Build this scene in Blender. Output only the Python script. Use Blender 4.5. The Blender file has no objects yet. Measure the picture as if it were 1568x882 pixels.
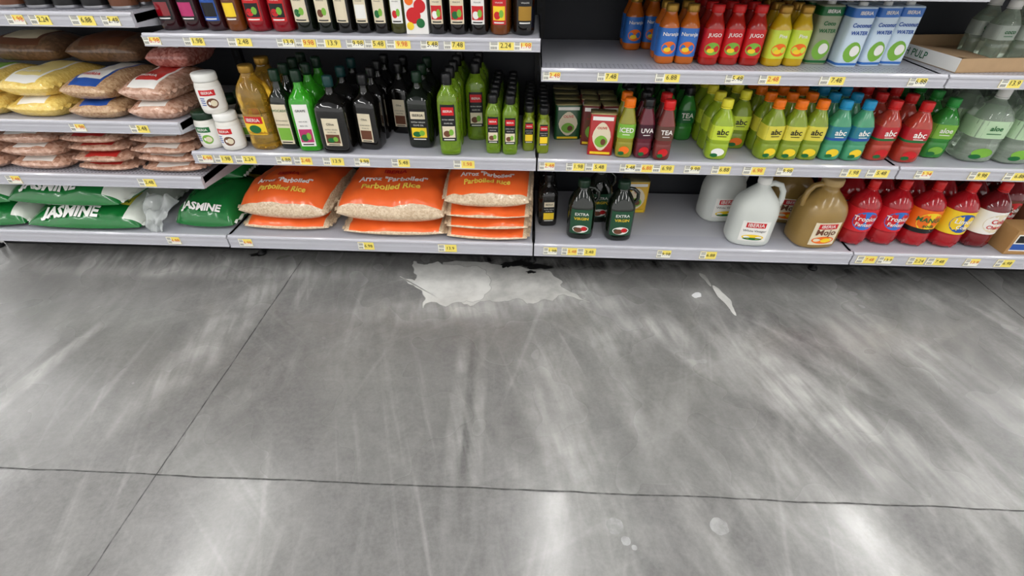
import bpy, math, random
from mathutils import Vector, Matrix, noise
random.seed(7)
sc=bpy.context.scene
sc.view_settings.view_transform='Standard'
COL=bpy.context.collection

# ------------------------------------------------------------ materials
def lin(c):
    c=c/255.0
    return c/12.92 if c<=.04045 else ((c+.055)/1.055)**2.4
def L3(rgb): return tuple(lin(c) for c in rgb)+(1,)
MATS={}
def mat(name,rgb,rough=.4,trans=0,metal=0,var=.12,scale=18,bump=0,coat=0,emis=None,alpha=1,ior=1.45,rgb2=None,vor=False):
    if name in MATS: return MATS[name]
    m=bpy.data.materials.new(name); m.use_nodes=True
    nt=m.node_tree; b=nt.nodes['Principled BSDF']
    tc=nt.nodes.new('ShaderNodeTexCoord')
    if vor:
        n=nt.nodes.new('ShaderNodeTexVoronoi'); n.inputs['Scale'].default_value=scale
        sep=nt.nodes.new('ShaderNodeSeparateColor'); nt.links.new(n.outputs['Color'],sep.inputs[0]); fac=sep.outputs[0]; hgt=n.outputs['Distance']
    else:
        n=nt.nodes.new('ShaderNodeTexNoise'); n.inputs['Scale'].default_value=scale; n.inputs['Detail'].default_value=3
        fac=n.outputs['Fac']; hgt=fac
    nt.links.new(tc.outputs['Object'],n.inputs['Vector'])
    mx=nt.nodes.new('ShaderNodeMix'); mx.data_type='RGBA'
    c=L3(rgb)
    c2=L3(rgb2) if rgb2 else tuple(x*(1-var) for x in c[:3])+(1,)
    c1=c if rgb2 else tuple(min(1,x*(1+var)) for x in c[:3])+(1,)
    mx.inputs[6].default_value=c1; mx.inputs[7].default_value=c2
    nt.links.new(fac,mx.inputs[0]); nt.links.new(mx.outputs[2],b.inputs['Base Color'])
    b.inputs['Roughness'].default_value=rough; b.inputs['Metallic'].default_value=metal
    b.inputs['Transmission Weight'].default_value=trans; b.inputs['IOR'].default_value=ior
    b.inputs['Coat Weight'].default_value=coat; b.inputs['Coat Roughness'].default_value=.08
    b.inputs['Alpha'].default_value=alpha
    if bump:
        bp=nt.nodes.new('ShaderNodeBump'); bp.inputs['Strength'].default_value=bump; bp.inputs['Distance'].default_value=.004
        nt.links.new(hgt,bp.inputs['Height']); nt.links.new(bp.outputs[0],b.inputs['Normal'])
    if emis:
        b.inputs['Emission Color'].default_value=(1,.985,.96,1); b.inputs['Emission Strength'].default_value=emis
    MATS[name]=m; return m
M=mat
# ------------------------------------------------------------ mesh builder
TXT={}
def textmesh(s,size,bold=0):
    k=(s,bold)
    if k not in TXT:
        c=bpy.data.curves.new('tmp','FONT'); c.body=s; c.size=1; c.align_x='CENTER'; c.align_y='CENTER'; c.resolution_u=2; c.offset=bold
        o=bpy.data.objects.new('tmp',c); COL.objects.link(o)
        dg=bpy.context.evaluated_depsgraph_get(); me=o.evaluated_get(dg).to_mesh()
        TXT[k]=([(v.co.x,v.co.y) for v in me.vertices],[tuple(p.vertices) for p in me.polygons])
        o.evaluated_get(dg).to_mesh_clear(); bpy.data.objects.remove(o); bpy.data.curves.remove(c)
    vs,fs=TXT[k]
    return [(x*size,y*size) for x,y in vs],fs
def chaikin(p,it=2):
    for _ in range(it):
        q=[p[0]]
        for a,b in zip(p,p[1:]):
            q.append(tuple(a[i]*.75+b[i]*.25 for i in range(4))); q.append(tuple(a[i]*.25+b[i]*.75 for i in range(4)))
        q.append(p[-1]); p=q
    return p
def sup(th,rx,ry,n):
    c,s=abs(math.cos(th)),abs(math.sin(th))
    return ((c/rx)**n+(s/ry)**n)**(-1/n)
class MB:
    def __init__(s): s.v=[];s.f=[];s.m=[];s.sm=[];s.mats=[];s.prof=None
    def mi(s,m):
        if m not in s.mats: s.mats.append(m)
        return s.mats.index(m)
    def add(s,vs,fs,m,smooth=False):
        b=len(s.v); s.v+=vs; i=s.mi(m)
        for f in fs: s.f.append(tuple(b+k for k in f)); s.m.append(i); s.sm.append(smooth)
    def lathe(s,prof,m,seg=28,body=False,it=2,ox=0,oy=0):
        p=chaikin(prof,it)
        if body: s.prof=p
        vs=[];fs=[]
        for z,rx,ry,n in p:
            for k in range(seg):
                th=2*math.pi*(k+.5)/seg; r=sup(th,max(rx,1e-4),max(ry,1e-4),n)
                vs.append((ox+r*math.cos(th),oy+r*math.sin(th),z))
        for i in range(len(p)-1):
            for k in range(seg):
                a=i*seg+k;b=i*seg+(k+1)%seg
                fs.append((a,b,b+seg,a+seg))
        fs.append(tuple(range(seg-1,-1,-1))); l=(len(p)-1)*seg; fs.append(tuple(l+k for k in range(seg)))
        s.add(vs,fs,m,True)
    def surf(s,th,z,off):
        p=s.prof
        for a,b in zip(p,p[1:]):
            if a[0]<=z<=b[0]+1e-9:
                t=(z-a[0])/max(1e-6,b[0]-a[0]); q=[a[i]*(1-t)+b[i]*t for i in range(4)]; break
        else: q=p[-1]
        r=sup(th,q[1],q[2],q[3])+off
        return (r*math.cos(th),r*math.sin(th),z)
    def th(s,x,z):
        q=min(s.prof,key=lambda a:abs(a[0]-z))
        if q[3]>3: return -math.pi/2+math.atan2(x,q[2])
        return -math.pi/2+x/max(.005,q[2])
    def label(s,z0,z1,w,m,off=.0007,xc=0,nx=12,nz=3,ell=False,back=False):
        if w is None: a0,a1=0,2*math.pi; nx=28
        else: a0,a1=s.th(xc-w/2,(z0+z1)/2),s.th(xc+w/2,(z0+z1)/2)
        vs=[];fs=[]
        if ell:
            n=18
            vs.append(s.surf((a0+a1)/2,(z0+z1)/2,off))
            for k in range(n):
                t=2*math.pi*k/n; vs.append(s.surf((a0+a1)/2+(a1-a0)/2*math.cos(t),(z0+z1)/2+(z1-z0)/2*math.sin(t),off))
            fs=[(0,1+k,1+(k+1)%n) for k in range(n)]
        else:
            for j in range(nz+1):
                for i in range(nx+1):
                    vs.append(s.surf(a0+(a1-a0)*i/nx,z0+(z1-z0)*j/nz,off))
            for j in range(nz):
                for i in range(nx):
                    a=j*(nx+1)+i; fs.append((a,a+1,a+nx+2,a+nx+1))
        s.add(vs,fs,m,True)
    def text(s,t,size,z,m,x=0,off=.0016,bold=0):
        vs,fs=textmesh(t,size,bold)
        s.add([s.surf(s.th(x+a,z),z+b,off) for a,b in vs],fs,m)
    def box(s,x0,x1,y0,y1,z0,z1,m,rot=None):
        vs=[(x,y,z) for z in (z0,z1) for y in (y0,y1) for x in (x0,x1)]
        if rot: 
            c=Vector(((x0+x1)/2,(y0+y1)/2,(z0+z1)/2)); R=Matrix.Rotation(rot[0],3,rot[1]); vs=[tuple(c+R@(Vector(v)-c)) for v in vs]
        s.add(vs,[(0,2,3,1),(4,5,7,6),(0,1,5,4),(2,6,7,3),(0,4,6,2),(1,3,7,5)],m)
    def tube(s,pts,r,m,seg=10,flat=1):
        vs=[];fs=[];P=[Vector(p) for p in pts]
        for i,p in enumerate(P):
            d=(P[min(i+1,len(P)-1)]-P[max(i-1,0)]).normalized()
            a=d.cross(Vector((0,1,0))); a=a.normalized() if a.length>.01 else Vector((1,0,0)); b=d.cross(a)
            for k in range(seg):
                t=2*math.pi*k/seg; vs.append(tuple(p+a*r*math.cos(t)+b*r*flat*math.sin(t)))
        for i in range(len(P)-1):
            for k in range(seg):
                q=i*seg+k;w=i*seg+(k+1)%seg; fs.append((q,w,w+seg,q+seg))
        s.add(vs,fs,m,True)
    def mesh(s,name):
        me=bpy.data.meshes.new(name); me.from_pydata(s.v,[],s.f)
        for m in s.mats: me.materials.append(m)
        me.polygons.foreach_set('material_index',s.m); me.polygons.foreach_set('use_smooth',s.sm); me.update()
        return me
def place(me,name,x,y,z,rz=0,scale=1,rx=0,ry=0):
    o=bpy.data.objects.new(name,me); COL.objects.link(o); o.location=(x,y,z); o.rotation_euler=(rx,ry,rz); o.scale=(scale,)*3
    return o
def single(mb,name,loc=(0,0,0)):
    return place(mb.mesh(name),name,*loc)
def c(z,r,n=2): return (z,r,r,n)

# ------------------------------------------------------------ common materials
WHITE=M('label_white',(236,234,228),.45,var=.03)
CREAM=M('label_cream',(222,210,182),.5,var=.06)
BLACK=M('label_black',(18,18,20),.35)
RED=M('label_red',(196,24,30),.35)
YEL=M('label_yellow',(240,204,40),.4)
GRN=M('label_green',(18,100,48),.4)
LGRN=M('label_lightgreen',(120,175,60),.4)
ORG=M('label_orange',(236,110,24),.4)
BLUE=M('label_blue',(36,80,160),.4)
PINK=M('label_magenta',(180,50,105),.4)
BROWN=M('label_brown',(104,62,40),.5)
SHELF=M('shelf_powdercoat',(180,181,187),.45,var=.03,scale=6)
CHAN=M('price_channel_plastic',(188,188,195),.3,var=.03,coat=.4)
DARK=M('back_panel_paint',(40,42,48),.6,var=.15,scale=4)
BLK=M('black_plastic',(16,16,18),.5)

# ------------------------------------------------------------ floor material
def floormat():
    m=bpy.data.materials.new('polished_concrete'); m.use_nodes=True; nt=m.node_tree; b=nt.nodes['Principled BSDF']; N=nt.nodes.new; K=nt.links.new
    tc=N('ShaderNodeTexCoord'); P=tc.outputs['Object']
    def mp(loc=(0,0,0),rot=0,sca=(1,1,1)):
        a=N('ShaderNodeMapping'); a.vector_type='TEXTURE'; a.inputs['Location'].default_value=loc; a.inputs['Rotation'].default_value=(0,0,math.radians(rot)); a.inputs['Scale'].default_value=sca; K(P,a.inputs[0]); return a.outputs[0]
    def nz(vec,s,d=5,dist=0,rough=.55):
        a=N('ShaderNodeTexNoise'); a.inputs['Scale'].default_value=s; a.inputs['Detail'].default_value=d; a.inputs['Distortion'].default_value=dist; a.inputs['Roughness'].default_value=rough; K(vec,a.inputs['Vector']); return a.outputs['Fac']
    def mth(op,x,y=None,cl=False):
        a=N('ShaderNodeMath'); a.operation=op; a.use_clamp=cl
        for i,q in enumerate((x,y)):
            if q is None: continue
            if isinstance(q,(int,float)): a.inputs[i].default_value=q
            else: K(q,a.inputs[i])
        return a.outputs[0]
    def rng(f,a0,a1,b0,b1):
        a=N('ShaderNodeMapRange'); a.interpolation_type='SMOOTHSTEP'
        for i,q in enumerate((a0,a1,b0,b1)): a.inputs[i+1].default_value=q
        K(f,a.inputs[0]); return a.outputs[0]
    sx=N('ShaderNodeSeparateXYZ'); K(P,sx.inputs[0]); X=sx.outputs[0]; Y=sx.outputs[1]
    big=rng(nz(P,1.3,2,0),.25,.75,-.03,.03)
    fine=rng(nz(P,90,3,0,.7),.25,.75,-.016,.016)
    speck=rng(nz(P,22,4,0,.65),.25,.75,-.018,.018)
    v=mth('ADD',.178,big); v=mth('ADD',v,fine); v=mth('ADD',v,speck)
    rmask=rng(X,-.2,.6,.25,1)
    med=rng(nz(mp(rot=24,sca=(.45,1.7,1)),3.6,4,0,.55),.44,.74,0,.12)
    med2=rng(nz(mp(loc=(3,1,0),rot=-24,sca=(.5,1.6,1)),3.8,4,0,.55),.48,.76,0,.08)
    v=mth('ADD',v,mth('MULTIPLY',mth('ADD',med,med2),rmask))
    # fine mop / scuff streaks
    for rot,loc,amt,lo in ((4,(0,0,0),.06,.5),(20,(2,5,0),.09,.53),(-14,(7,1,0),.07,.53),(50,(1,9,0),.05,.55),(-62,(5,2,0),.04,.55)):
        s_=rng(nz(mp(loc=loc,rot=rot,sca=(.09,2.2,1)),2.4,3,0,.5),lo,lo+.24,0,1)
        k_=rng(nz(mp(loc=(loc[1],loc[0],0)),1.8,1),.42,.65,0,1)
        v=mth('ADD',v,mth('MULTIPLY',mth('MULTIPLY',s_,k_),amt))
    brk=rng(nz(P,7,2,0,.5),.2,.8,.2,1.3)
    brk2=rng(nz(mp(rot=15,sca=(.22,1.6,1)),7,2,0,.5),.25,.75,.35,1.3)
    brk=mth('MULTIPLY',brk,brk2)
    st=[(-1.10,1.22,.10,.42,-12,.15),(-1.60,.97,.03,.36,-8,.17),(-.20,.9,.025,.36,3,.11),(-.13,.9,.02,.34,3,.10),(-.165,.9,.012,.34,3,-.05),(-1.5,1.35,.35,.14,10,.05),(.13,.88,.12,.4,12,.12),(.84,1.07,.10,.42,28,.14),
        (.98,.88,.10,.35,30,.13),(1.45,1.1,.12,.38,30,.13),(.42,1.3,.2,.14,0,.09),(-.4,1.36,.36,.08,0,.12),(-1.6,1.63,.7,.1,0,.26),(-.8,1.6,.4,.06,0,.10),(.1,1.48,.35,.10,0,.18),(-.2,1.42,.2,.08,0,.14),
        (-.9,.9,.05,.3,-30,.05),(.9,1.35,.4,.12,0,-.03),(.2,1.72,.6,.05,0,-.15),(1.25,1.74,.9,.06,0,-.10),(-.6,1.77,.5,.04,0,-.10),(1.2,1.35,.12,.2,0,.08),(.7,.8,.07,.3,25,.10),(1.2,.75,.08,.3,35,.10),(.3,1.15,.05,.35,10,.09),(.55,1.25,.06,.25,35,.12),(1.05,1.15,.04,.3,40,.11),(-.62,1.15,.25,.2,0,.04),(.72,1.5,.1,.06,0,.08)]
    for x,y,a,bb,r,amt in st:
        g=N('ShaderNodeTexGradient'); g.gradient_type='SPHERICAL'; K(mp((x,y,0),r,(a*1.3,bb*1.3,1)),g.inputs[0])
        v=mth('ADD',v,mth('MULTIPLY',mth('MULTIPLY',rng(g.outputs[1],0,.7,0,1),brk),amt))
    wob=mth('MULTIPLY',mth('SUBTRACT',nz(P,5,3),.5),.012)
    def joint(c_,p,w=.003):
        d=mth('ABSOLUTE',mth('ADD',mth('SUBTRACT',c_,p),wob)); return rng(d,w*.4,w*1.2,1,0)
    j=mth('MAXIMUM',joint(Y,.665,.0028),mth('MAXIMUM',joint(X,-.985,.0026),joint(X,1.90,.003)))
    j=mth('MULTIPLY',j,rng(nz(P,30,3),.3,.6,.6,1))
    near=rng(Y,.655,.668,1,0)
    v=mth('MULTIPLY',v,mth('SUBTRACT',1,mth('MULTIPLY',j,.85)))
    cc=N('ShaderNodeCombineColor'); K(mth('MULTIPLY',v,1.0),cc.inputs[0]); K(mth('MULTIPLY',v,.985),cc.inputs[1]); K(mth('MULTIPLY',v,.945),cc.inputs[2])
    K(cc.outputs[0],b.inputs['Base Color'])
    rg=mth('ADD',rng(nz(P,3,2,0),.25,.75,.22,.32),mth('MULTIPLY',j,.4)); rg=mth('SUBTRACT',rg,mth('MULTIPLY',near,.09)); K(rg,b.inputs['Roughness'])
    b.inputs['Specular IOR Level'].default_value=.6
    bp=N('ShaderNodeBump'); bp.inputs['Strength'].default_value=.04; bp.inputs['Distance'].default_value=.01
    K(mth('SUBTRACT',nz(P,9,2),mth('MULTIPLY',j,3)),bp.inputs['Height']); K(bp.outputs[0],b.inputs['Normal'])
    return m
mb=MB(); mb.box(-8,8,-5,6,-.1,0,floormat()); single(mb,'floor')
# ceiling + lights
mb=MB(); mb.box(-9,9,-6,7,4.6,4.7,M('ceiling_paint',(200,203,208),.8,var=.03)); single(mb,'ceiling')
TUBE=M('fluorescent_tube',(255,255,255),.5,emis=42)
HOUS=M('lamp_housing_white',(225,225,225),.4)
for X in (-7.1,-3.48,.38,3.95,7.6):
    mb=MB(); mb.box(X-.11,X+.11,-5,6,4.50,4.58,HOUS); mb.box(X-.05,X+.05,-5,6,4.46,4.499,TUBE)
    single(mb,'ceiling_strip_light')
w=bpy.data.worlds.new('w'); sc.world=w; w.use_nodes=True
w.node_tree.nodes['Background'].inputs[0].default_value=(1,.99,.975,1); w.node_tree.nodes['Background'].inputs[1].default_value=1.2

# ------------------------------------------------------------ gondola shelving
A,B,C,E=-1.18,.025,1.235,2.445
YF,YB=1.55,2.04
def perf_mat():
    m=bpy.data.materials.new('shelf_deck_perforated'); m.use_nodes=True; nt=m.node_tree; b=nt.nodes['Principled BSDF']; N=nt.nodes.new;K=nt.links.new
    tc=N('ShaderNodeTexCoord'); v=N('ShaderNodeTexVoronoi'); v.inputs['Randomness'].default_value=0; v.inputs['Scale'].default_value=70; K(tc.outputs['Object'],v.inputs['Vector'])
    r=N('ShaderNodeMapRange'); r.inputs[1].default_value=.22;r.inputs[2].default_value=.3; K(v.outputs['Distance'],r.inputs[0])
    mx=N('ShaderNodeMix'); mx.data_type='RGBA'; mx.inputs[6].default_value=L3((70,70,78)); mx.inputs[7].default_value=L3((172,173,182)); K(r.outputs[0],mx.inputs[0]); K(mx.outputs[2],b.inputs['Base Color']); b.inputs['Roughness'].default_value=.4
    return m
PERF=perf_mat()
def shelf(x0,x1,z,lip,name='metal_shelf'):
    s=MB(); g=.003; yb=YB-.022
    s.box(x0+g,x1-g,YF+.10,yb,z-.028,z-.006,SHELF)
    s.box(x0+g,x1-g,YF+.012,YF+.10,z-.028,z-.006,PERF)
    vs=[];pr=[(YF+.014,z-.006),(YF+.012,z+.001),(YF+.004,z+.001),(YF,z-.004),(YF-.002,z-lip*.5),(YF,z-lip+.003),(YF+.004,z-lip),(YF+.014,z-lip)]
    n=len(pr)
    for x in (x0+g,x1-g): vs+=[(x,y,zz) for y,zz in pr]
    s.add(vs,[(i,(i+1)%n,n+(i+1)%n,n+i) for i in range(n)]+[tuple(range(n)),tuple(range(2*n-1,n-1,-1))],CHAN)
    s.box(x0+g,x1-g,YF-.0045,YF-.001,z-.0085,z-.005,CHAN); s.box(x0+g,x1-g,YF-.0045,YF-.001,z-lip+.002,z-lip+.006,CHAN)
    for x in (x0+g,x1-g-.003):
        vs=[(x+dx,y,zz) for dx in (0,.003) for y,zz in ((YF+.014,z-.006),(YF+.014,z-lip),(yb,z-.085),(yb,z-.006))]
        s.add(vs,[(0,1,2,3),(7,6,5,4),(0,4,5,1),(1,5,6,2),(2,6,7,3),(3,7,4,0)],SHELF)
    single(s,name)
Z1,Z2,Z3=.966,.643,.447
T2,T3,MM,DK=.912,.832,.543,.200
W0=-2.39
for z,l in ((Z1,.04),(Z2,.04),(Z3,.045),(DK,.05),(1.27,.036),(1.53,.036)): shelf(W0,A,z,l)
for z,l in ((T2,.036),(MM,.042),(DK,.052),(1.27,.036),(1.53,.036)): shelf(A,B,z,l)
for z,l in ((T3,.038),(MM,.042),(DK,.052),(1.052,.034),(1.30,.034),(1.53,.036)): shelf(B,C,z,l)
for z,l in ((T3,.038),(MM,.042),(DK,.052),(1.09,.034),(1.30,.034),(1.53,.036)): shelf(C,E,z,l)
s=MB(); s.box(W0,E,YB+.004,YB+.03,0,1.62,DARK)
single(s,'wall_shelving_back')
for x in (W0,A,B,C,E):
    s=MB(); s.box(x-.015,x+.015,YB-.02,YB+.003,0.001,1.6,BLK)
    for k in range(40): s.box(x-.004,x+.004,YB-.0205,YB-.0201,.1+k*.036,.12+k*.036,DARK)
    s.box(x-.02,x+.02,1.77,YB,0.001,.07,BLK); s.lathe([c(.001,.018),c(.010,.018),c(.012,.008),c(.1,.008)],BLK,seg=14,it=0,ox=x,oy=1.725)
    single(s,'shelf_upright')
s=MB(); s.box(W0,E,1.75,1.765,.002,.14,BLK); single(s,'baseboard_kickplate')

# ------------------------------------------------------------ price tags
tg=MB(); TW=M('tag_white',(240,238,225),.5,var=.02); TY=M('tag_yellow',(246,226,110),.5,var=.04); TR=M('tag_red_print',(210,70,40),.5)
prices=['2.48','2.24','6.98','5.48','13.9','6.88','1.98','7.48','9.98']
def tags(xs,z,lip):
    for i,x in enumerate(xs):
        w=.026+.005*((i*7)%3); zc=z-lip*.5; h=min(lip*.36,.0165); y=YF-.0028
        tg.box(x-w,x+w,y-.0006,y+.0007,zc-h,zc+h,TY)
        tg.box(x-w,x-w*.25,y-.001,y-.0005,zc-h*.9,zc+h*.9,TW)
        if i%3==0: tg.box(x-w,x+w,y-.0011,y-.0007,zc-h*.95,zc-h*.1,TW)
        p=prices[(i*5+int(abs(x)*10))%9]; vs,fs=textmesh(p,.019,0)
        tg.add([(x+w*.32+a,y-.0014,zc+b) for a,b in vs],fs,BLACK if i%4 else TR)
        for q in (.65,.4,.15): tg.box(x-w*.9,x-w*.35,y-.0013,y-.0011,zc+h*q,zc+h*(q+.1),BLACK)
        for q in range(6): tg.box(x-w*(.9-.09*q),x-w*(.86-.09*q),y-.0013,y-.0011,zc-h*.75,zc-h*.2,BLACK)
tags([-1.54,-1.465,-1.335,-1.25],Z1,.04); tags([-1.535,-1.32,-1.9],Z2,.04); tags([-1.89,-1.39],Z3,.045); tags([-1.40],DK,.05)
tags([-1.18+.03,-1.02,-.88,-.74,-.68,-.61,-.53,-.47,-.40,-.307,-.233,-.092,-.03],T2,.036)
tags([-1.134,-1.07,-.99,-.855,-.787,-.68,-.58,-.445,-.225],MM,.042)
tags([.06,.157,.227,.335,.39,.455,.553,.65,.76,.862,1.08,1.17,1.32,1.50,1.62],MM,.042)
tags([-1.11,-.63,-.31,.09,.165,.23,.527,.695,1.29,1.36,1.476,1.55,1.68,1.80],DK,.052)
tags([.06,.23,.41,.61,.715,.9,1.15,1.42],T3,.038)
tags([.2,.5,.8],1.052,.034)
single(tg,'price_tags')

# ------------------------------------------------------------ bottle families
def oil(h,r,glass,cap,n=2,lab=None,ry=None,sh=.62):
    b=MB(); ry=ry or r
    b.lathe([(0,r*.8,ry*.8,n),(.004,r*.97,ry*.97,n),(.02,r,ry,n),(h*.3,r,ry,n),(h*sh*.9,r,ry,n),(h*(sh+.05),r*.96,ry*.96,n),(h*(sh+.13),r*.55,ry*.6,2),(h*(sh+.18),.015,.015,2),(h*.88,.0135,.0135,2),(h*.93,.0135,.0135,2)],glass,body=True,seg=36)
    b.lathe([c(h*.86,.0145),c(h*.865,.017),c(h*.985,.017),c(h,.014)],cap,seg=18,it=1)
    if lab: lab(b,h,r)
    return b
def lab_std(bg,pic,tx='IBERIA',txm=None,z0=.12,z1=.55,band=None,wf=1.55,pic2=None,t2='EXTRA VIRGIN',t3='OLIVE OIL'):
    def f(b,h,r):
        w=r*wf; b.label(h*z0,h*z1,w,bg); dz=(z1-z0); tm=txm or WHITE; tm2=WHITE if bg in (BLACK,RED,BLUE,BROWN,GRN) else BLACK
        if band: b.label(h*(z1-.13),h*(z1-.03),w*.8,band,off=.0012)
        b.text(tx,w*.21,h*(z1-.08),tm,bold=.01,off=.002)
        b.text(t2,w*.115,h*(z0+dz*.60),tm2,off=.002); b.text(t3,w*.125,h*(z0+dz*.50),tm2,off=.002)
        if pic:
            b.label(h*(z0+dz*.10),h*(z0+dz*.42),w*.84,pic,off=.0012)
            if pic2:
                b.label(h*(z0+dz*.12),h*(z0+dz*.30),w*.46,pic2,off=.0016,ell=True,xc=-w*.12); b.label(h*(z0+dz*.16),h*(z0+dz*.34),w*.3,LGRN,off=.0019,ell=True,xc=w*.16)
        b.label(h*(z0+dz*.03),h*(z0+dz*.06),w*.7,tm2,off=.0012)
    return f
G_DK=M('glass_dark_green',(12,20,10),.08,coat=.6)
G_BLK=M('glass_near_black',(12,10,8),.08,coat=.6)
G_GRN=M('oil_green',(150,190,40),.06,trans=.6,coat=.4)
G_VIV=M('oil_vivid_green',(70,200,40),.06,trans=.5,coat=.4)
G_OLV=M('oil_olive_glass',(160,180,40),.06,trans=.55,coat=.4)
G_GLD=M('oil_golden',(255,206,70),.05,trans=.85,coat=.3,var=.03)
WINE=M('wine_dark_red',(44,8,14),.1,coat=.6); WINE2=M('wine_bright_red',(130,12,24),.1,coat=.5)
AMB=M('amber_liquid',(120,62,16),.12,trans=.2,coat=.5)
TEAL=M('cap_teal',(20,60,60),.35); CGRN=M('cap_dark_green',(16,46,28),.35); CYEL=M('cap_yellow',(235,225,60),.35); CBLK=M('cap_black',(20,20,22),.3)
CGLD=M('cap_gold',(170,130,50),.3,metal=.5); CORG=M('cap_orange',(250,120,15),.35); CRED=M('cap_red',(210,30,30),.35); CBLU=M('cap_blue',(30,150,200),.35); CWHT=M('cap_white',(235,235,230),.35)
def put(mb_,name,pts,r,z,rows=1,pitch=None,rz=0):
    me=mb_.mesh(name)
    for x,y in pts:
        for k in range(rows):
            yy=y+r+k*(pitch or 2.15*r)
            if yy+r<YB-.025: place(me,name,x+random.uniform(-.002,.002)*(k>0),yy,z,rz=rz+random.uniform(-.12,.12))
zm=MM-.0055; zd=DK-.0055; zt2=T2-.0055; zt3=T3-.0055
# --- mid shelf bay 2
gold=MB(); h=.272; r=.05
gold.lathe([c(0,r*.8,3),c(.004,r*.95,3),c(.02,r,3),c(.05,r*.97,3),c(.055,r*.93,3),c(.06,r,3),c(.12,r,3),c(.125,r*.93,3),c(.13,r,3),c(.15,r*.96,3),c(.155,r,3),c(.19,r*.98,3),c(.215,r*.8,2.5),c(.24,.022),c(.25,.02),c(.258,.02)],G_GLD,body=True,it=1)
gold.lathe([c(.248,.021),c(.25,.024),c(.27,.024),c(.272,.02)],CGLD,seg=20,it=1)
gold.label(.055,.118,.07,YEL);gold.label(.095,.118,.06,RED,off=.0012);gold.text('IBERIA',.016,.106,WHITE,off=.002,bold=.01);gold.label(.062,.09,.04,GRN,off=.0012,ell=True)
put(gold,'golden_oil_bottle',[(-.940,1.586)],.052,zm,2)
put(oil(.26,.034,G_DK,CGRN,n=4,lab=lab_std(CREAM,LGRN,'AVOCADO',GRN,.08,.6,t3='AVOCADO OIL')),'avocado_oil_bottle',[(-.850,1.60)],.036,zm,4)
put(oil(.262,.040,G_VIV,CGRN,n=4,lab=lab_std(WHITE,PINK,'GRAPE',BLACK,.08,.62,pic2=GRN,wf=1.3,t2='100% PURE',t3='SEED OIL')),'grapeseed_oil_bottle',[(-.773,1.583)],.042,zm,3)
put(oil(.245,.055,G_BLK,TEAL,n=5,sh=.6,lab=lab_std(CREAM,BROWN,'Olive',BLACK,.12,.5,pic2=GRN,wf=1.0)),'square_olive_oil_bottle',[(-.672,1.571)],.057,zm,3)
put(oil(.245,.042,G_BLK,CBLK,n=5,sh=.6,lab=lab_std(CREAM,BROWN,'Oliva',BLACK,.12,.52,wf=1.05)),'dark_olive_oil_bottle',[(-.565,1.61),(-.482,1.77)],.044,zm,4)
put(oil(.25,.045,G_DK,CGRN,n=4,lab=lab_std(BLACK,YEL,'IBERIA',BLACK,.12,.55,wf=1.4,band=CREAM,pic2=GRN)),'extra_virgin_olive_oil_bottle',[(-.388,1.635)],.046,zm,4)
put(oil(.262,.036,G_GRN,CBLK,n=4,lab=lab_std(BLACK,CREAM,'IBERIA',WHITE,.2,.66,wf=1.4,band=RED,pic2=BROWN),sh=.7),'green_olive_oil_bottle',[(-.276,1.576),(-.198,1.72)],.038,zm,5)
put(oil(.195,.026,G_GRN,CBLK,n=4,lab=lab_std(BLACK,CREAM,'IBERIA',WHITE,.2,.66,wf=1.45,band=RED,pic2=BROWN),sh=.7),'small_olive_oil_bottle',[(-.128,1.60),(-.070,1.592)],.028,zm,6)
put(oil(.155,.021,G_OLV,CBLK,n=4,lab=lab_std(BLACK,YEL,'IBERIA',WHITE,.2,.66,wf=1.45,band=RED)),'mini_olive_oil_bottle',[(-.006,1.63),(.044,1.61)],.022,zm,7)
put(oil(.175,.030,G_DK,CGRN,n=2,lab=lab_std(WHITE,LGRN,'IBERIA',GRN,.12,.58)),'small_dark_oil_bottle',[(-1.024,1.66)],.031,zm,4)
# jars
def jar(lid,tx,colr,pic):
    b=MB(); b.lathe([c(0,.034),c(.003,.038),c(.02,.04),c(.085,.04),c(.098,.036),c(.102,.033)],M('jar_plastic_white',(225,222,214),.35,var=.02),body=True)
    b.lathe([c(.1,.034),c(.1,.038),c(.122,.038),c(.125,.035)],lid,seg=30,it=1)
    b.label(.015,.085,None,WHITE); b.label(.06,.078,.05,colr,off=.0012); b.text(tx,.012,.069,WHITE,off=.002,bold=.01); b.label(.02,.052,.035,pic,off=.0012,ell=True,xc=.008); b.label(.026,.046,.02,CREAM,off=.0016,ell=True,xc=.012)
    for q in (.05,.043,.036,.029): b.label(q,q+.003,.016,BLUE,off=.0012,xc=-.02)
    return b
me=jar(CWHT,'IBERIA',RED,BROWN).mesh('coconut_oil_jar'); me2=jar(CGRN,'IBERIA',GRN,LGRN).mesh('dark_lid_jar')
place(me2,'dark_lid_jar',-1.135,1.628,zm); place(me,'coconut_oil_jar',-1.052,1.615,zm); place(me,'coconut_oil_jar',-1.078,1.62,zm+.1255,rz=.3)
place(me,'coconut_oil_jar',-1.135,1.715,zm); place(me2,'dark_lid_jar',-1.135,1.80,zm)
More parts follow.
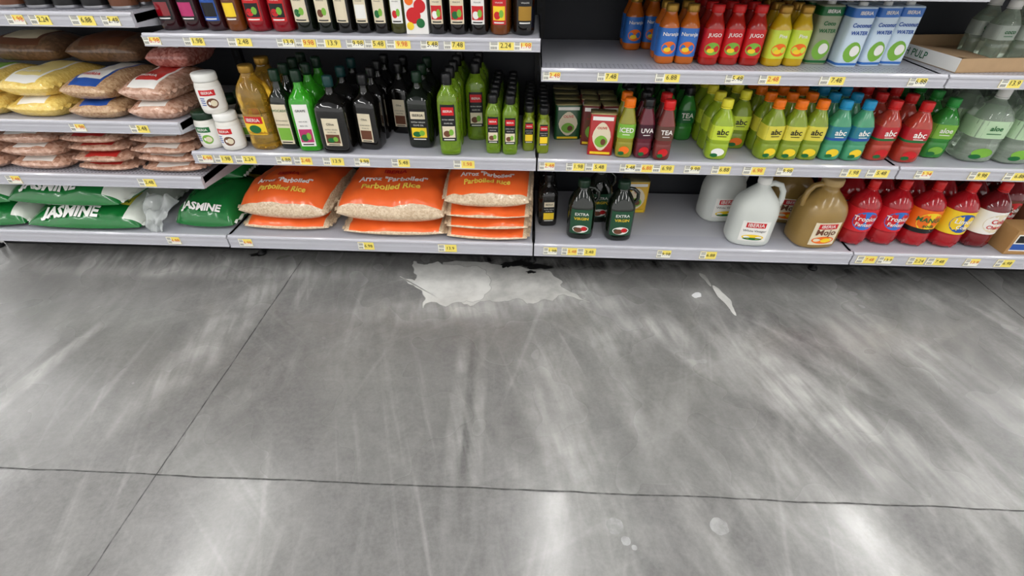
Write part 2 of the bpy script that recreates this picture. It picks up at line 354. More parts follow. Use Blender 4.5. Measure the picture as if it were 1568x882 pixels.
# --- mid shelf bay 3
def tin(w,d,h,m,o,tx):
    b=MB(); b.lathe([(0,w/2,d/2,12),(.002,w/2,d/2,12),(h,w/2,d/2,12),(h+.001,w/2*.97,d/2*.97,12)],m,body=True,it=0,seg=48)
    b.lathe([(h,w/2+.001,d/2+.001,12),(h+.003,w/2+.001,d/2+.001,12)],M('tin_rim',(180,170,120),.3,metal=.8),it=0,seg=48)
    b.label(h*.12,h*.82,w*.72,o,ell=True); b.label(h*.2,h*.5,w*.5,LGRN,off=.0012,ell=True); b.label(h*.26,h*.42,w*.2,BROWN,off=.0016,ell=True,xc=w*.08); b.text(tx,w*.14,h*.68,RED,off=.002,bold=.01); b.label(h*.86,h*.95,w*.8,WHITE); b.label(h*.03,h*.09,w*.8,YEL)
    return b
put(tin(.095,.055,.125,M('tin_green',(30,80,45),.3,coat=.3),CREAM,'OLIVE'),'green_olive_oil_tin',[(.135,1.751)],.03,zm,4,.065)
put(tin(.085,.05,.14,M('tin_red',(170,25,25),.3,coat=.3),CREAM,'OLIVE'),'red_olive_oil_tin',[(.245,1.61)],.027,zm,1)
put(tin(.058,.06,.14,M('carton_brownred',(105,30,24),.5),BROWN,'ACEITE'),'oil_carton',[(.215,1.70),(.278,1.70)],.032,zm,3,.065)
def aloe(body,cap,labm,tx,txm,h=.195,r=.036,low=None,art=None,ts=.75,lbl=True):
    b=MB()
    b.lathe([c(0,r*.75,3.5),c(.004,r*.95,3.5),c(.015,r,4),c(h*.25,r,4),c(h*.29,r*.94,4),c(h*.33,r,4),c(h*.6,r,4),c(h*.64,r*.93,3.5),c(h*.72,r*.8,3),c(h*.82,.018,2),c(h*.86,.0155),c(h*.93,.0155)],body,body=True,it=2)
    b.lathe([c(h*.875,.017),c(h*.88,.0185),c(h*.985,.0185),c(h,.016)],cap,seg=20,it=1)
    b.lathe([c(h*.855,.019),c(h*.87,.019)],cap,seg=18,it=0)
    if lbl: b.label(h*.36,h*.60,None,labm)
    if low: b.label(h*.08,h*.22,r*1.2,low,off=.001,ell=True); b.label(h*.06,h*.13,r*.7,GRN,off=.0014,ell=True,xc=-r*.3)
    if art: b.label(h*.37,h*.41,None,art,off=.0012)
    b.text(tx,r*ts,h*.5,txm,off=.002,bold=.02); b.label(h*.42,h*.432,r*.8,txm,off=.0015)
    return b
YG=M('aloe_yellowgreen',(185,215,50),.1,trans=.45,coat=.4); YG2=M('aloe_green_yellow2',(165,190,50),.1,trans=.45,coat=.4); BG=M('aloe_bluegreen',(90,190,140),.1,trans=.45,coat=.4); PR=M('aloe_pomegranate',(205,70,50),.1,trans=.4,coat=.4); GG=M('aloe_green',(60,160,60),.1,trans=.4,coat=.4); CLR=M('aloe_clear',(215,230,212),.06,trans=.75,coat=.3)
LYG=M('sleeve_lime',(196,214,60),.3,coat=.3);LTL=M('sleeve_teal',(36,120,140),.3,coat=.3);LRD=M('sleeve_red',(180,30,40),.3,coat=.3)
put(aloe(YG,CYEL,LYG,'abc',BLACK,low=WHITE),'aloe_drink_bottle',[(.641,1.586)],.038,zm,5)
put(aloe(YG2,CYEL,LYG,'abc',BLACK,low=ORG),'aloe_drink_bottle',[(.735,1.69)],.036,zm,4)
put(aloe(YG2,CORG,M('sleeve_mango',(212,200,70),.3,coat=.3),'abc',BLACK,low=YEL,r=.034),'mango_aloe_bottle',[(.812,1.596),(.883,1.594),(.953,1.598)],.036,zm,5)
put(aloe(BG,CBLU,LTL,'abc',WHITE,low=YEL,art=BLUE,r=.034),'blueberry_aloe_bottle',[(1.029,1.601),(1.102,1.60)],.036,zm,5)
put(aloe(PR,CRED,LRD,'abc',WHITE,low=RED,art=GRN,r=.037),'pomegranate_aloe_bottle',[(1.19,1.605),(1.283,1.593)],.039,zm,5)
put(aloe(GG,M('cap_green',(40,150,60),.35),LGRN,'aloe',WHITE,low=LGRN,r=.038,ts=.6),'green_aloe_bottle',[(1.40,1.64)],.040,zm,4)
put(aloe(CLR,CWHT,M('sleeve_clear_green',(180,208,170),.35),'aloe',GRN,low=LGRN,h=.235,r=.055,ts=.4),'large_aloe_bottle',[(1.53,1.61),(1.65,1.60),(1.77,1.60)],.058,zm,3)
put(aloe(M('syrup_yellowgreen',(175,170,50),.12,trans=.4,coat=.4),CORG,LGRN,'ICED',WHITE,low=ORG,r=.029),'tea_bottle',[(.324,1.586)],.031,zm,2)
put(aloe(M('grape_dark',(95,24,40),.12,coat=.4),CBLK,M('sleeve_dark',(60,20,35),.35),'UVA',WHITE,low=RED,r=.028),'grape_juice_bottle',[(.386,1.584),(.39,1.66)],.030,zm,1)
put(aloe(M('cherry_dark',(110,44,40),.12,coat=.4),CRED,M('sleeve_dark2',(90,60,50),.35),'TEA',WHITE,low=RED,r=.028),'cherry_juice_bottle',[(.449,1.570),(.455,1.65)],.030,zm,1)
put(aloe(GG,CBLK,GRN,'TEA',WHITE,r=.032,h=.185),'green_tea_bottle',[(.495,1.76),(.565,1.76)],.034,zm,3)
put(aloe(GG,CBLK,GRN,'TEA',WHITE,r=.03,h=.18),'green_tea_bottle',[(.355,1.77),(.425,1.78)],.034,zm,3)
# --- bottom deck bay 3/4
put(oil(.215,.038,G_BLK,CBLK,n=4,lab=lab_std(BLACK,YEL,'IBERIA',BLACK,.12,.55,wf=1.3,band=CREAM)),'dark_olive_oil_bottle',[(.079,1.691)],.040,zd,3)
def bigoil():
    b=MB(); h=.235; r=.053
    b.lathe([c(0,r*.85,3),c(.004,r*.97,3),c(.015,r,3),c(h*.5,r,3),c(h*.6,r*.97,3),c(h*.74,r*.72,2.4),c(h*.84,.022),c(h*.88,.018),c(h*.94,.018)],G_DK,body=True)
    b.lathe([c(h*.87,.02),c(h*.88,.023),c(h*.985,.023),c(h,.02)],CGRN,seg=22,it=1)
    b.label(h*.12,h*.56,r*1.5,M('label_deep_green',(30,74,50),.4)); b.label(h*.14,h*.28,r*1.1,WHITE,off=.0012,ell=True); b.label(h*.15,h*.24,r*.6,BROWN,off=.0016,ell=True,xc=-.008); b.label(h*.18,h*.26,r*.4,RED,off=.0019,ell=True,xc=.012)
    b.text('EXTRA',.016,h*.48,WHITE,off=.002,bold=.01); b.text('VIRGIN',.016,h*.4,YEL,off=.002,bold=.01)
    b.tube([(.02,0,h*.86),(.04,0,h*.85),(.058,0,h*.78),(.06,0,h*.68),(.05,0,h*.62)],.007,G_DK)
    return b
put(bigoil(),'large_olive_oil_jug',[(.207,1.598),(.355,1.592),(.285,1.73)],.055,zd,1)
put(tin(.10,.08,.14,M('carton_yellow',(215,170,40),.5),CREAM,'OIL'),'yellow_carton',[(.45,1.83)],.04,zd,1)
def jugm(body,cap,labfn,h=.262,r=.082,ry=.068,neck=.02,hm=None,side=1):
    b=MB()
    b.lathe([(0,r*.85,ry*.85,3),(.005,r*.97,ry*.97,3),(.02,r,ry,3),(h*.3,r*.99,ry,3),(h*.5,r,ry,3),(h*.64,r*.92,ry*.92,2.6),(h*.76,r*.6,ry*.66,2.2),(h*.84,r*.36,r*.36,2),(h*.88,neck,neck,2),(h*.94,neck,neck,2)],body,body=True,seg=40)
    b.lathe([c(h*.9,neck+.001),c(h*.905,neck+.004),c(h*.985,neck+.004),c(h,neck)],cap,seg=26,it=1)
    s=side
    b.tube([(s*neck*.8,0,h*.88),(s*r*.45,0,h*.905),(s*r*.75,0,h*.88),(s*r*.93,0,h*.79),(s*r*.98,0,h*.68),(s*r*.93,0,h*.58)],.0105,hm or body,seg=12)
    labfn(b,h,r); return b
def lj(b,h,r):
    b.label(h*.1,h*.42,r*1.1,WHITE); b.label(h*.32,h*.4,r*.8,RED,off=.0012); b.text('IBERIA',.020,h*.36,WHITE,off=.002,bold=.01)
    b.label(h*.12,h*.21,r*.9,YEL,off=.0012,ell=True); b.label(h*.12,h*.16,r*.8,GRN,off=.0016,ell=True); b.text('White Vinegar',.013,h*.27,BLACK,off=.002)
HD=M('hdpe_milky',(214,218,212),.35,trans=.12,var=.03)
mj=jugm(HD,CWHT,lj).mesh('white_vinegar_jug')
place(mj,'white_vinegar_jug',.862,1.650,zd,rz=-.1); place(mj,'white_vinegar_jug',.80,1.83,zd,rz=.1)
def lm(b,h,r):
    b.label(h*.08,h*.44,r*1.1,CREAM); b.label(h*.34,h*.42,r*.8,RED,off=.0012); b.text('IBERIA',.018,h*.38,WHITE,off=.002,bold=.01); b.text('Mojo',.034,h*.285,BROWN,off=.002,bold=.02)
    b.label(h*.1,h*.22,r*.95,ORG,off=.0012,ell=True); b.label(h*.12,h*.19,r*.45,YEL,off=.0016,ell=True,xc=.01)
mo=jugm(M('mojo_sauce',(146,118,64),.25,coat=.4,var=.08),M('cap_tan',(178,150,100),.4),lm,h=.262,r=.084,ry=.078,neck=.033,side=-1).mesh('mojo_marinade_jug')
place(mo,'mojo_marinade_jug',1.108,1.655,zd,rz=.1); place(mo,'mojo_marinade_jug',1.07,1.84,zd,rz=-.1)
def soda(liq,cap,lm_,tx,txm,art,tx2='SODA',l3=None):
    b=MB(); h=.255; r=.054
    b.lathe([c(0,r*.55),c(.002,r*.7),c(.012,r*.95),c(.025,r),c(h*.2,r),c(h*.24,r*.96),c(h*.27,r),c(h*.6,r),c(h*.66,r*.97),c(h*.75,r*.75),c(h*.84,.02),c(h*.87,.0145),c(h*.94,.0145)],liq,body=True,seg=36)
    b.lathe([c(h*.885,.0155),c(h*.89,.0175),c(h*.985,.0175),c(h,.015)],cap,seg=20,it=1); b.lathe([c(h*.865,.018),c(h*.88,.018)],cap,seg=18,it=0)
    b.label(h*.26,h*.62,None,lm_); b.label(h*.29,h*.59,r*1.6,art,off=.0012,ell=True)
    if l3: b.label(h*.26,h*.33,None,l3,off=.0016)
    b.text(tx,.025,h*.47,txm,off=.0022,bold=.02); b.text(tx2,.02,h*.38,txm,off=.0022,bold=.02)
    for k in range(5):
        a=k*2*math.pi/5; b.tube([(r*.6*math.cos(a),r*.6*math.sin(a),.009),(r*.80*math.cos(a),r*.80*math.sin(a),.011),(r*.93*math.cos(a),r*.93*math.sin(a),.03)],.0085,liq,seg=8)
    return b
RS=M('soda_red',(190,24,34),.1,trans=.3,coat=.4); DR=M('soda_darkred',(130,24,30),.1,trans=.3,coat=.4)
LR=M('soda_label_red',(205,30,40),.3); LB=M('soda_label_blue',(50,110,190),.3)
put(soda(RS,CRED,LR,'Tropical',WHITE,LB,'Fantasy'),'red_fruit_soda_bottle',[(1.263,1.60),(1.379,1.605)],.057,zd,3,.115)
put(soda(RS,CRED,ORG,'MANGO',GRN,YEL,'soda',BLACK),'orange_label_soda_bottle',[(1.496,1.602)],.057,zd,3,.115)
put(soda(RS,CRED,YEL,'Limon',WHITE,BLUE,'Cola'),'lemon_label_soda_bottle',[(1.613,1.598)],.057,zd,3,.115)
put(soda(DR,CRED,WHITE,'Cola',RED,CREAM,'Champ'),'cola_champagne_bottle',[(1.731,1.604)],.057,zd,3,.115)
put(soda(DR,CRED,BROWN,'Cola',WHITE,RED,'Malta'),'cola_champagne_bottle',[(1.86,1.70),(1.98,1.70)],.057,zd,2,.115)
b=MB(); b.box(-.07,.07,-.045,.045,0,.1,M('box_kraft',(170,130,80),.6)); b.box(-.06,.06,-.0456,-.0452,.015,.085,WHITE); b.box(-.055,.055,-.046,-.0457,.05,.08,BLACK); b.box(-.06,.0,-.046,-.0457,.02,.045,BLUE)
vs,fs=textmesh('IBERIA',.022,.01); b.add([(x,-.047,z+.065) for x,z in vs],fs,YEL)
o=single(b,'boxed_snack_carton',(1.875,1.625,zd)); 
# --- top shelf bay 3
def juice(liq,cap,lm_,art,tx):
    b=MB(); h=.165; r=.030
    b.lathe([c(0,r*.8,3),c(.003,r*.95,3),c(.012,r,3),c(h*.6,r,3),c(h*.68,r*.94,2.4),c(h*.76,r*.75),c(h*.84,r*.58),c(h*.9,r*.55)],liq,body=True)
    b.lathe([c(h*.87,r*.58),c(h*.875,r*.63),c(h*.985,r*.63),c(h,r*.55)],cap,seg=22,it=1)
    b.label(h*.14,h*.62,None,lm_); b.label(h*.18,h*.4,r*1.4,art,off=.0012,ell=True); b.text(tx,.014,h*.52,WHITE,off=.0022,bold=.015); b.label(h*.22,h*.3,r*.7,YEL,off=.0016,ell=True,xc=-.004)
    return b
OJ=M('juice_orange',(190,96,20),.12,coat=.5); RJ=M('juice_red',(165,28,18),.12,coat=.5); YJ=M('juice_yellow',(196,160,20),.12,coat=.5)
put(juice(OJ,CGLD,LB,ORG,'Naranja'),'orange_juice_bottle',[(.42,1.65),(.483,1.65)],.031,zt3,2)
put(juice(OJ,CGLD,LB,ORG,'Naranja'),'orange_juice_bottle',[(.345,1.84),(.41,1.86)],.031,zt3,2)
put(juice(RJ,CRED,RED,LGRN,'JUGO'),'red_juice_bottle',[(.556,1.642),(.620,1.646),(.684,1.642)],.031,zt3,5)
put(juice(YJ,CGLD,LYG,ORG,'Pina'),'pineapple_juice_bottle',[(.755,1.639),(.820,1.643)],.031,zt3,5)
def coco(bg,tx,colr,lb):
    b=MB(); h=.17; r=.034
    b.lathe([(0,r*.95,r*.95,7),(.003,r,r,8),(h*.5,r,r,6),(h*.93,r,r*.95,8),(h*.96,r*.97,r*.9,8),(h*.965,r*.9,r*.85,6)],bg,body=True,it=1,seg=32)
    b.lathe([c(h*.96,.012),c(h*1.02,.012),c(h*1.025,.01)],CWHT,seg=18,it=0)
    b.label(h*.80,h*.94,None,lb); b.text('IBERIA',.013,h*.87,WHITE,off=.002,bold=.02); b.text(tx,.0155,h*.68,colr,off=.002,bold=.03); b.text('WATER',.014,h*.56,colr,off=.002,bold=.03)
    b.label(h*.08,h*.42,r*1.5,LGRN,ell=True); b.label(h*.18,h*.36,r*.8,WHITE,off=.0014,ell=True,xc=.006); b.label(h*.03,h*.07,None,lb)
    return b
CB=M('carton_paleblue',(205,222,236),.35)
put(coco(CB,'Coconut',BLUE,LB),'coconut_water_carton',[(.984,1.65),(1.064,1.665),(1.140,1.68)],.036,zt3,4)
put(coco(M('carton_grey',(150,156,130),.4),'Coco',GRN,GRN),'coconut_pulp_carton',[(.905,1.68)],.036,zt3,4)
# --- top shelf bay 2
def wineb(liq,cap,lm_,pic,tx,r=.033,h=.29,p2=None,t2='RESERVA',t3='VINAGRE'):
    return oil(h,r,liq,cap,n=2,lab=lab_std(lm_,pic,tx,BLACK if lm_ in (WHITE,CREAM,YEL) else WHITE,.10,.5,wf=1.4,pic2=p2,t2=t2,t3=t3))
row=[(-1.14,WINE,BLACK,WINE2,.034,'cooking_wine_bottle',None),(-1.066,WINE,BLACK,PINK,.034,'cooking_wine_bottle',None),(-.993,WINE,BLUE,BLACK,.034,'cooking_wine_bottle',None),(-.93,AMB,BROWN,YEL,.028,'vinegar_bottle',None),
 (-.86,WINE2,RED,BLACK,.036,'red_wine_vinegar_bottle',RED),(-.782,WINE2,RED,BLACK,.036,'red_wine_vinegar_bottle',RED),
 (-.71,G_DK,CREAM,CREAM,.033,'wine_vinegar_bottle',GRN),(-.643,G_DK,CREAM,CREAM,.030,'wine_vinegar_bottle',BROWN),(-.583,G_BLK,CREAM,CREAM,.028,'wine_vinegar_bottle',None),(-.525,G_BLK,CREAM,WHITE,.027,'wine_vinegar_bottle',None),(-.469,G_BLK,CREAM,CREAM,.026,'wine_vinegar_bottle',GRN),
 (-.416,M('glass_greenred',(60,60,20),.1,coat=.5),WHITE,WHITE,.025,'red_wine_vinegar_bottle',RED),(-.233,G_BLK,CREAM,RED,.031,'balsamic_vinegar_bottle',GRN),(-.168,G_BLK,WHITE,RED,.030,'balsamic_vinegar_bottle',WHITE),(-.102,AMB,RED,YEL,.031,'cider_vinegar_bottle',RED),(-.294,G_BLK,CREAM,RED,.027,'balsamic_vinegar_bottle',WHITE),(-.030,G_BLK,BLACK,CGLD,.033,'dark_balsamic_bottle',None)]
for x,liq,lb,pc,r,nm,p2 in row:
    put(wineb(liq,CBLK,lb,pc,'IBERIA',r,p2=p2),nm,[(x,1.625)],r+.001,zt2,4)
b=MB(); b.box(-.034,.034,-.03,.03,0,.2,WHITE)
for k,(cx,cz,rr,mm_) in enumerate([(-.008,.05,.022,RED),(.013,.075,.018,RED),(-.018,.09,.013,ORG),(.012,.03,.013,GRN),(-.020,.022,.011,YEL)]):
    n=18; vs=[(cx+rr*math.cos(2*math.pi*i/n),-.0305-.0003*k,cz+rr*math.sin(2*math.pi*i/n)) for i in range(n)]; b.add(vs,[tuple(range(n))],mm_)
vs,fs=textmesh('SANGRIA',.016,.02); b.add([(x,-.033,z+.125) for x,z in vs],fs,RED)
single(b,'sangria_carton',(-.356,1.66,zt2))
# ---- shelf 1 left : dark cans
def can(m,lm_):
    b=MB(); b.lathe([c(0,.036),c(.003,.038),c(.01,.037),c(.1,.037),c(.107,.038),c(.11,.036)],M('can_metal',(170,170,175),.3,metal=.9),body=True,it=1); b.label(.01,.1,None,m); b.label(.03,.08,.05,lm_,off=.0012,ell=True); return b
put(can(BLACK,BROWN),'dark_food_can',[(-1.55,1.63),(-1.46,1.63),(-1.37,1.63)],.04,Z1-.0055,4)
put(can(BROWN,RED),'bean_can',[(-1.28,1.63),(-1.64,1.63),(-1.73,1.63)],.04,Z1-.0055,4)

# ------------------------------------------------------------ bags
def bag(name,L,W,H,matf,loc,rz=0,rx=0,texts=(),seed=0,nx=46,ny=38,wr=.004,pe=(3.4,2.8),crimp=None,ry=0,seam=.42,toff=.0032):
    s=MB(); 
    def f(u,v): return max(0,(1-abs(u)**pe[0])*(1-abs(v)**pe[1]))**.5
    def pt(u,v,top=True,off=0):
        x=u*L/2*(1-.05*v*v); y=v*W/2*(1-.07*u*u)
        q=f(u,v); nzv=noise.noise(Vector((x*9+seed*7.1,y*9,seed*3.3)))*wr*2.2+noise.noise(Vector((x*28+seed,y*22,seed)))*wr
        z=seam*H+((1-seam)*H*q+nzv*min(1,q*2.5) if top else -seam*H*min(1,q*1.7))
        return (x,y-(off*.9),z+off)
    U=[math.sin(math.pi/2*(-1+2*i/nx)) for i in range(nx+1)]; V=[math.sin(math.pi/2*(-1+2*j/ny)) for j in range(ny+1)]
    for top in (True,False):
        vs=[pt(u,v,top) for v in V for u in U]
        groups={}
        for j in range(ny):
            for i in range(nx):
                a=j*(nx+1)+i; m=matf((U[i]+U[i+1])/2,(V[j]+V[j+1])/2,top)
                q=(a,a+1,a+nx+2,a+nx+1); groups.setdefault(m,[]).append(q if top else q[::-1])
        base=len(s.v); s.v+=vs
        for m,fs in groups.items():
            i_=s.mi(m)
            for q in fs: s.f.append(tuple(base+k for k in q)); s.m.append(i_); s.sm.append(True)
    if crimp:
        for sx in (-1,1):
            vs=[];fs=[];n=24
            for k in range(n+1):
                v=-.93+1.86*k/n; p=pt(sx*.995,v)
                zz=p[2]+.004*math.sin(k*2.1)
                vs+= [(p[0],p[1],zz),(p[0]+sx*.010,p[1],zz-.004+.003*math.sin(k*1.7))]
            fs=[(2*k,2*k+1,2*k+3,2*k+2) for k in range(n)]; s.add(vs,fs,crimp,True)
    tab=[];sl=0;pp=None
    for k in range(401):
        v=-1+2*k/400; p=Vector(pt(0,v))
        if pp: sl+=(p-pp).length
        pp=p; tab.append((sl,v))
    def vinv(q):
        for (a,va),(b_,vb) in zip(tab,tab[1:]):
            if a<=q<=b_: return va+(vb-va)*(q-a)/max(1e-6,b_-a)
        return -.999 if q<0 else .99
    for t,size,cx,cs,m,bo in texts:
        tv,tf=textmesh(t,size,bo)
        s.add([pt((cx+a)/(L/2),vinv(cs+b_),True,toff) for a,b_ in tv],tf,m)
    return place(s.mesh(name),name,loc[0],loc[1]+W/2,loc[2],rz=rz,rx=rx,ry=ry)
RICE=M('rice_grains_plastic',(226,206,176),.28,coat=.5,rgb2=(196,168,136),vor=True,scale=170,bump=.3)
OBAG=M('rice_bag_orange',(240,104,44),.3,coat=.35,var=.06,scale=8)
TXY=M('print_yellow',(252,222,90),.4); TXW=M('print_white',(250,248,244),.4,var=.01)
def om(u,v,top):
    return OBAG if (top and abs(u)<.93 and -.90<v<.93) else RICE
def om2(u,v,top):
    return OBAG if (top and abs(u)<.90 and -.985<v<.93) else RICE
def obag(x,y,z,L,W,H,seed,rx=.0,rz=0,t=1,seam=.3):
    tx=[('Arroz "Parboiled"',L*.085,0,H*1.18,TXW,.035),('Parboiled Rice',L*.092,0,H*.86,TXY,.03),('IBERIA',.032,0,H*1.52,RED,.03)] if t else []
    return bag('parboiled_rice_bag',L,W,H,om if t else om2,(x,y,z),rz=rz,rx=rx,texts=tx,seed=seed,crimp=RICE,seam=seam,toff=.005,pe=(3.4,2.2),wr=.0065)
obag(-.525,1.575,zd,.42,.42,.065,1,t=0); obag(-.525,1.575,zd+.062,.44,.42,.142,2,rz=-.02,rx=.04)
obag(-.965,1.60,zd,.36,.40,.055,3,t=0); obag(-.955,1.60,zd+.052,.37,.40,.130,4,rz=-.06,rx=.05)
for k in range(3): obag(-.155,1.565,zd+.047*k,.33,.42,.049,5+k,t=0,rz=.015*(k-1))
obag(-.155,1.565,zd+.141,.33,.42,.108,9,rx=.03)
JG=M('jasmine_bag_green',(20,112,48),.25,coat=.5,var=.1,scale=10); JW=M('jasmine_bag_white',(228,232,222),.3,coat=.4,var=.04); JY=M('jasmine_bag_yellow',(226,214,70),.3)
def jm(u,v,top):
    if not top: return JG
    if u>.72 and v>-.93: return JW
    if .2<u<=.72 and v>-.6: return JY if v<-.2 else JW
    return JG
def jbag(x,y,z,L,W,H,seed,rz=0,tx='JASMINE',ts=.135,cx=-.08,mf=None):
    t=[(tx,L*ts,cx*L,H*.62,TXW,.04)]
    if mf is None: t.append(('LONG GRAIN',L*.045,.22*L,H*1.25,GRN,.03))
    return bag('jasmine_rice_bag',L,W,H,mf or jm,(x,y,z),rz=rz,texts=t,seed=seed,wr=.006,crimp=JW,seam=.16,toff=.005,pe=(3.4,2.4))
jbag(-1.77,1.565,zd,.48,.40,.105,1); jbag(-1.80,1.575,zd+.098,.48,.40,.11,2,rz=-.03)
jbag(-2.2,1.565,zd,.36,.40,.10,3,rz=.05); jbag(-2.2,1.575,zd+.095,.36,.40,.10,4,rz=.03)
jg=lambda u,v,t: JG if (v<.5 or u<0) else JY
jbag(-1.290,1.60,zd,.25,.40,.12,5,rz=-.04,ts=.17,cx=0,mf=jg); jbag(-1.30,1.80,zd+.12,.22,.20,.09,7,rz=.0,ts=.14,cx=0,mf=jg)
# torn clear/white plastic
s=MB(); n=18; vs=[]
for j in range(n+1):
    for i in range(n+1):
        u=i/n;v=j/n
        x=(u-.5)*(.05+.07*v)+.01*v; y=-.045+.10*v*v+.02*noise.noise(Vector((u*5,v*4,2))); z=.006+.12*v**.8-.03*u*v+.03*noise.noise(Vector((u*5,v*5,7)))*v
        if j==0: z=.002
        vs.append((x,y,max(z,.002)))
s.add(vs,[(j*(n+1)+i,j*(n+1)+i+1,(j+1)*(n+1)+i+1,(j+1)*(n+1)+i) for j in range(n) for i in range(n)],M('torn_plastic_film',(225,230,228),.2,trans=.5,coat=.5,bump=.4,scale=12),True)
single(s,'torn_plastic_wrap',(-1.475,1.62,zd))
# bean / lentil bags
BEAN=M('bean_plastic',(170,124,100),.25,coat=.5,rgb2=(215,178,156),vor=True,scale=110,bump=.3)
LENT=M('lentil_plastic',(200,168,130),.25,coat=.5,rgb2=(164,126,92),vor=True,scale=150,bump=.3)
YBEAN=M('split_pea_yellow',(240,212,120),.25,coat=.5,rgb2=(225,190,96),vor=True,scale=140,bump=.3)
RBEAN=M('red_bean_plastic',(150,80,70),.25,coat=.5,rgb2=(200,136,124),vor=True,scale=110,bump=.3)
def bm(base,lab,lab2):
    def f(u,v,top):
        if top and abs(u)<.55 and -.9<v<.75: return lab2 if (-.9<v<-.7 or abs(u)>.48) else lab
        return base
    return f
PKW=M('pack_label_pinkwhite',(228,208,198),.3,coat=.4); RPL=M('pack_label_red',(200,50,45),.3,coat=.4)
def stack(x,y,z,L,W,H,n,base,lab,lab2,name,seed,tx='IBERIA'):
    for k in range(n):
        bag(name,L,W,H*1.04,bm(base,lab,lab2),(x+random.uniform(-.004,.004),y+random.uniform(-.004,.01),z+k*H),rz=random.uniform(-.05,.05),seed=seed+k,nx=26,ny=22,wr=.004,
            texts=[(tx,L*.12,0,W*.22+H*.4,WHITE if lab2 is not lab and lab is not WHITE and lab is not PKW else RED,.02)] ,crimp=base)
z2=Z2-.0055; z3=Z3-.0055
stack(-1.70,1.58,z2,.195,.30,.066,2,YBEAN,M('label_paleyellow',(236,218,140),.35),WHITE,'split_pea_bag',20)
stack(-1.925,1.58,z2,.20,.30,.062,2,YBEAN,LGRN,WHITE,'split_pea_bag',25)
stack(-1.487,1.57,z2,.180,.32,.062,2,LENT,WHITE,BLUE,'lentil_bag',30)
stack(-1.282,1.57,z2,.172,.30,.062,2,BEAN,RPL,WHITE,'pinto_bean_bag',40)
bag('red_bean_bag',.16,.2,.07,bm(RBEAN,PKW,RBEAN),(-1.275,1.74,z2+.13),seed=50,nx=26,ny=22)
bag('brown_bean_bag',.28,.2,.08,bm(M('brown_bean_plastic',(130,98,72),.3,coat=.4,vor=True,scale=100,rgb2=(98,72,52)),BROWN,BROWN),(-1.55,1.80,z2+.13),seed=51,nx=26,ny=22)
bag('brown_bean_bag',.28,.2,.08,bm(MATS['brown_bean_plastic'],CREAM,BROWN),(-1.85,1.80,z2+.13),seed=52,nx=26,ny=22)
stack(-1.315,1.575,z3,.225,.34,.036,4,BEAN,PKW,WHITE,'pink_bean_bag',60)
stack(-1.56,1.575,z3,.215,.34,.036,4,BEAN,PKW,RPL,'pink_bean_bag',70)
stack(-1.81,1.575,z3,.22,.34,.05,3,BEAN,RPL,WHITE,'small_red_bean_bag',80)
stack(-2.05,1.575,z3,.225,.34,.05,3,BEAN,RPL,WHITE,'small_red_bean_bag',90)
# cardboard tray with plastic stuff
s=MB(); KR=M('cardboard_kraft',(176,146,110),.75,var=.1,scale=30); x0,x1,y0,y1=0,.48,0,.36
s.box(x0,x1,y0,y1,0,.004,KR)
for q in ((x0,x1,y0,y0+.004),(x0,x1,y1-.004,y1),(x0,x0+.004,y0,y1),(x1-.004,x1,y0,y1)): s.box(*q,0.004,.04,KR)
s.box(x0-.0012,x0-.0004,y0,y1,0.002,.04,WHITE); s.box(x0,x1,y0-.0012,y0-.0004,.002,.04,KR)
vs,fs=textmesh('WITH PULP',.03,.01); s.add([(-.002,.2-a,.02+b_) for a,b_ in vs],fs,GRN)
s.add([(x0+.004,y0+.03,.04),(x0+.18,y0+.01,.02),(x0+.2,y0+.2,.02),(x0+.004,y0+.2,.04)],[(0,1,2,3)],KR)
o=single(s,'cardboard_tray',(1.285,1.60,zt3)); o.rotation_euler=(0,0,.12)
put(aloe(CLR,CWHT,M('sleeve_grey',(170,180,170),.35),'coco',GRN,h=.17,r=.034,ts=.5),'clear_drink_bottle',[(1.50,1.74),(1.58,1.74),(1.66,1.76)],.036,zt3+.0045,2)

# ------------------------------------------------------------ floor spills
def spillmat(name,rgb,lo,hi,amax,sc_=6):
    m=bpy.data.materials.new(name); m.use_nodes=True; nt=m.node_tree; b=nt.nodes['Principled BSDF']; N=nt.nodes.new;K=nt.links.new
    tc=N('ShaderNodeTexCoord'); n=N('ShaderNodeTexNoise'); n.inputs['Scale'].default_value=sc_; n.inputs['Detail'].default_value=6; n.inputs['Roughness'].default_value=.6; K(tc.outputs['Object'],n.inputs['Vector'])
    r=N('ShaderNodeMapRange'); r.interpolation_type='SMOOTHSTEP'
    for i,q in enumerate((.3,.65,lo,hi)): r.inputs[i+1].default_value=q
    K(n.outputs['Fac'],r.inputs[0]); at=N('ShaderNodeAttribute'); at.attribute_name='edge'; 
    mu=N('ShaderNodeMath'); mu.operation='MULTIPLY'; K(r.outputs[0],mu.inputs[0]); K(at.outputs['Fac'],mu.inputs[1]); K(mu.outputs[0],b.inputs['Alpha'])
    b.inputs['Base Color'].default_value=L3(rgb); b.inputs['Roughness'].default_value=.3
    return m
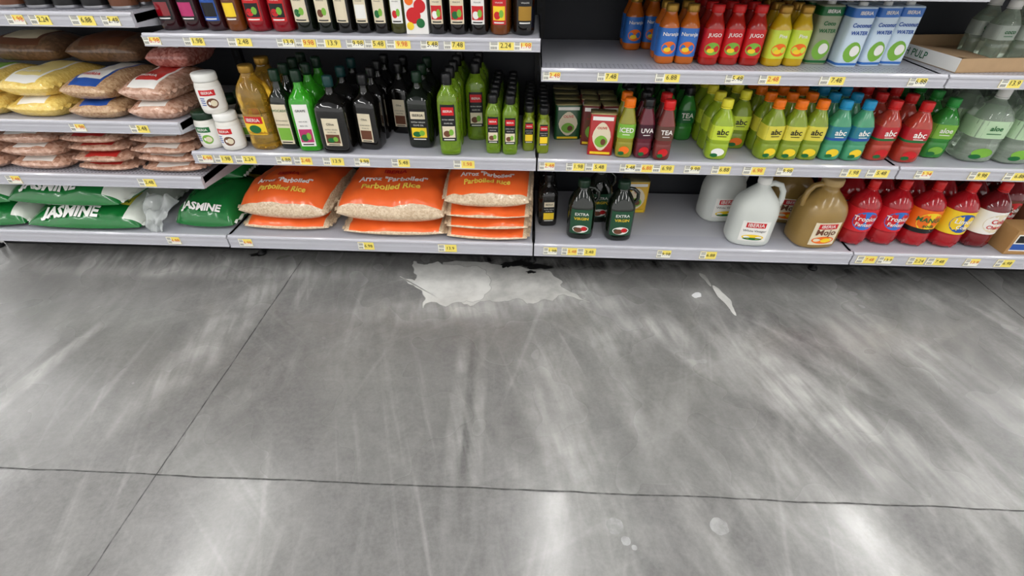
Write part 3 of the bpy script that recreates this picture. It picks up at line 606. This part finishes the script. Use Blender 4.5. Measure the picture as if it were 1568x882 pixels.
def blob(name,pts,m,z=.0012,cx=690,cy=430,it=1,jag=.006,feather=.02,seed=0):
    p=[((a-cx)*.0028-.31,1.57-(b-cy)*.0042) for a,b in pts]
    for _ in range(it):
        q=[]
        for a,b in zip(p,p[1:]+p[:1]): q+= [(a[0]*.75+b[0]*.25,a[1]*.75+b[1]*.25),(a[0]*.25+b[0]*.75,a[1]*.25+b[1]*.75)]
        p=q
    q=[]
    for a,b in zip(p,p[1:]+p[:1]):
        for t in (0,.33,.66): q.append((a[0]*(1-t)+b[0]*t,a[1]*(1-t)+b[1]*t))
    p=[(x+jag*noise.noise(Vector((x*30,y*30,seed)))*2,y+jag*noise.noise(Vector((x*30,y*30,seed+9)))*2) for x,y in q]
    n=len(p); inn=[]
    for i in range(n):
        a,b=p[i-3],p[(i+3)%n]; d=Vector((b[0]-a[0],b[1]-a[1])); 
        d=d.normalized() if d.length>1e-6 else Vector((1,0)); inn.append((p[i][0]+d.y*feather,p[i][1]-d.x*feather))
    me=bpy.data.meshes.new(name); me.from_pydata([(x,y,z) for x,y in p]+[(x,y,z+.0004) for x,y in inn],[],[(i,(i+1)%n,n+(i+1)%n,n+i) for i in range(n)]+[tuple(range(n,2*n))]); me.materials.append(m)
    a=me.attributes.new('edge','FLOAT','POINT')
    for i in range(n): a.data[i].value=.35; a.data[n+i].value=1
    me.update(); place(me,name,0,0,0)
SP=spillmat('spill_white',(214,213,208),.75,1,1,9); SP2=spillmat('spill_grey',(196,195,190),.65,1,1,7)
blob('white_spill',[(619,400),(634,401),(644,407),(654,401),(668,400),(676,405),(690,403),(706,408),(722,403),(738,412),(748,425),(751,440),(744,455),(732,464),(716,462),(704,464),(692,472),(680,468),(668,466),(656,476),(660,462),(652,448),(636,443),(622,436),(611,426),(624,431),(640,432),(632,420),(626,410)],SP,.0022,feather=.004)
blob('grey_spill_film',[(660,402),(700,395),(740,397),(770,404),(790,402),(812,410),(830,407),(845,418),(856,427),(852,434),(864,442),(876,447),(893,459),(876,455),(862,450),(850,447),(842,458),(826,454),(808,466),(790,456),(770,463),(745,459),(720,472),(690,450)],SP2,.0008,feather=.004,seed=4)
blob('spill_drip',[(1072,426),(1080,428),(1086,440),(1091,450),(1090,464),(1087,474),(1082,458),(1076,446)],SP,.0012,feather=0,jag=.004)
blob('spill_drip',[(1038,443),(1044,439),(1053,438),(1048,443),(1050,446),(1041,448)],M('spill_bright',(225,225,225),.4),.0012,feather=0,jag=.008)
blob('spill_drip',[(1062,405),(1070,408),(1074,420),(1071,430),(1066,418)],SP2,.0012,feather=0,jag=.004)
BL=spillmat('floor_blot_light',(186,186,184),.4,.7,1,20)
for x,y,r in ((.24,.58,.022),(.50,.59,.023),(.262,.545,.012),(.28,.53,.007)):
    n=24; me=bpy.data.meshes.new('floor_blot'); rr=[r*(1+.15*noise.noise(Vector((math.cos(i/n*6.28)*2+x*9,math.sin(i/n*6.28)*2,y)))) for i in range(n)]
    me.from_pydata([(x+rr[i]*math.cos(6.283*i/n),y+rr[i]*.95*math.sin(6.283*i/n),.001) for i in range(n)]+[(x,y,.001)],[],[(i,(i+1)%n,n) for i in range(n)]); me.materials.append(BL)
    a=me.attributes.new('edge','FLOAT','POINT')
    for i in range(n+1): a.data[i].value=1
    place(me,'floor_blot',0,0,0)
GR=M('black_grime',(14,14,14),.5)
for x,y,a,b_ in ((-.03,1.70,.05,.02),(.05,1.68,.06,.018),(-1.2,1.71,.03,.012),(.02,1.64,.02,.01),(-.09,1.685,.02,.02)):
    s=MB(); n=18; s.add([(x+a*(1+.3*math.sin(i*2.3))*math.cos(6.283*i/n),y+b_*(1+.4*math.sin(i*1.7))*math.sin(6.283*i/n),.0030) for i in range(n)],[tuple(range(n))],GR); single(s,'floor_grime')

# ------------------------------------------------------------ camera
cam=bpy.data.cameras.new('camera'); cam.sensor_width=36; cam.lens=730/1568*36; cam.clip_start=.02
co=bpy.data.objects.new('camera',cam); COL.objects.link(co)
R=Matrix.Rotation(.0367,4,'Z')@Matrix.Rotation(math.radians(90-38.1),4,'X')@Matrix.Rotation(.007,4,'Z')
co.matrix_world=Matrix.Translation((0,0,1.2))@R
sc.camera=co
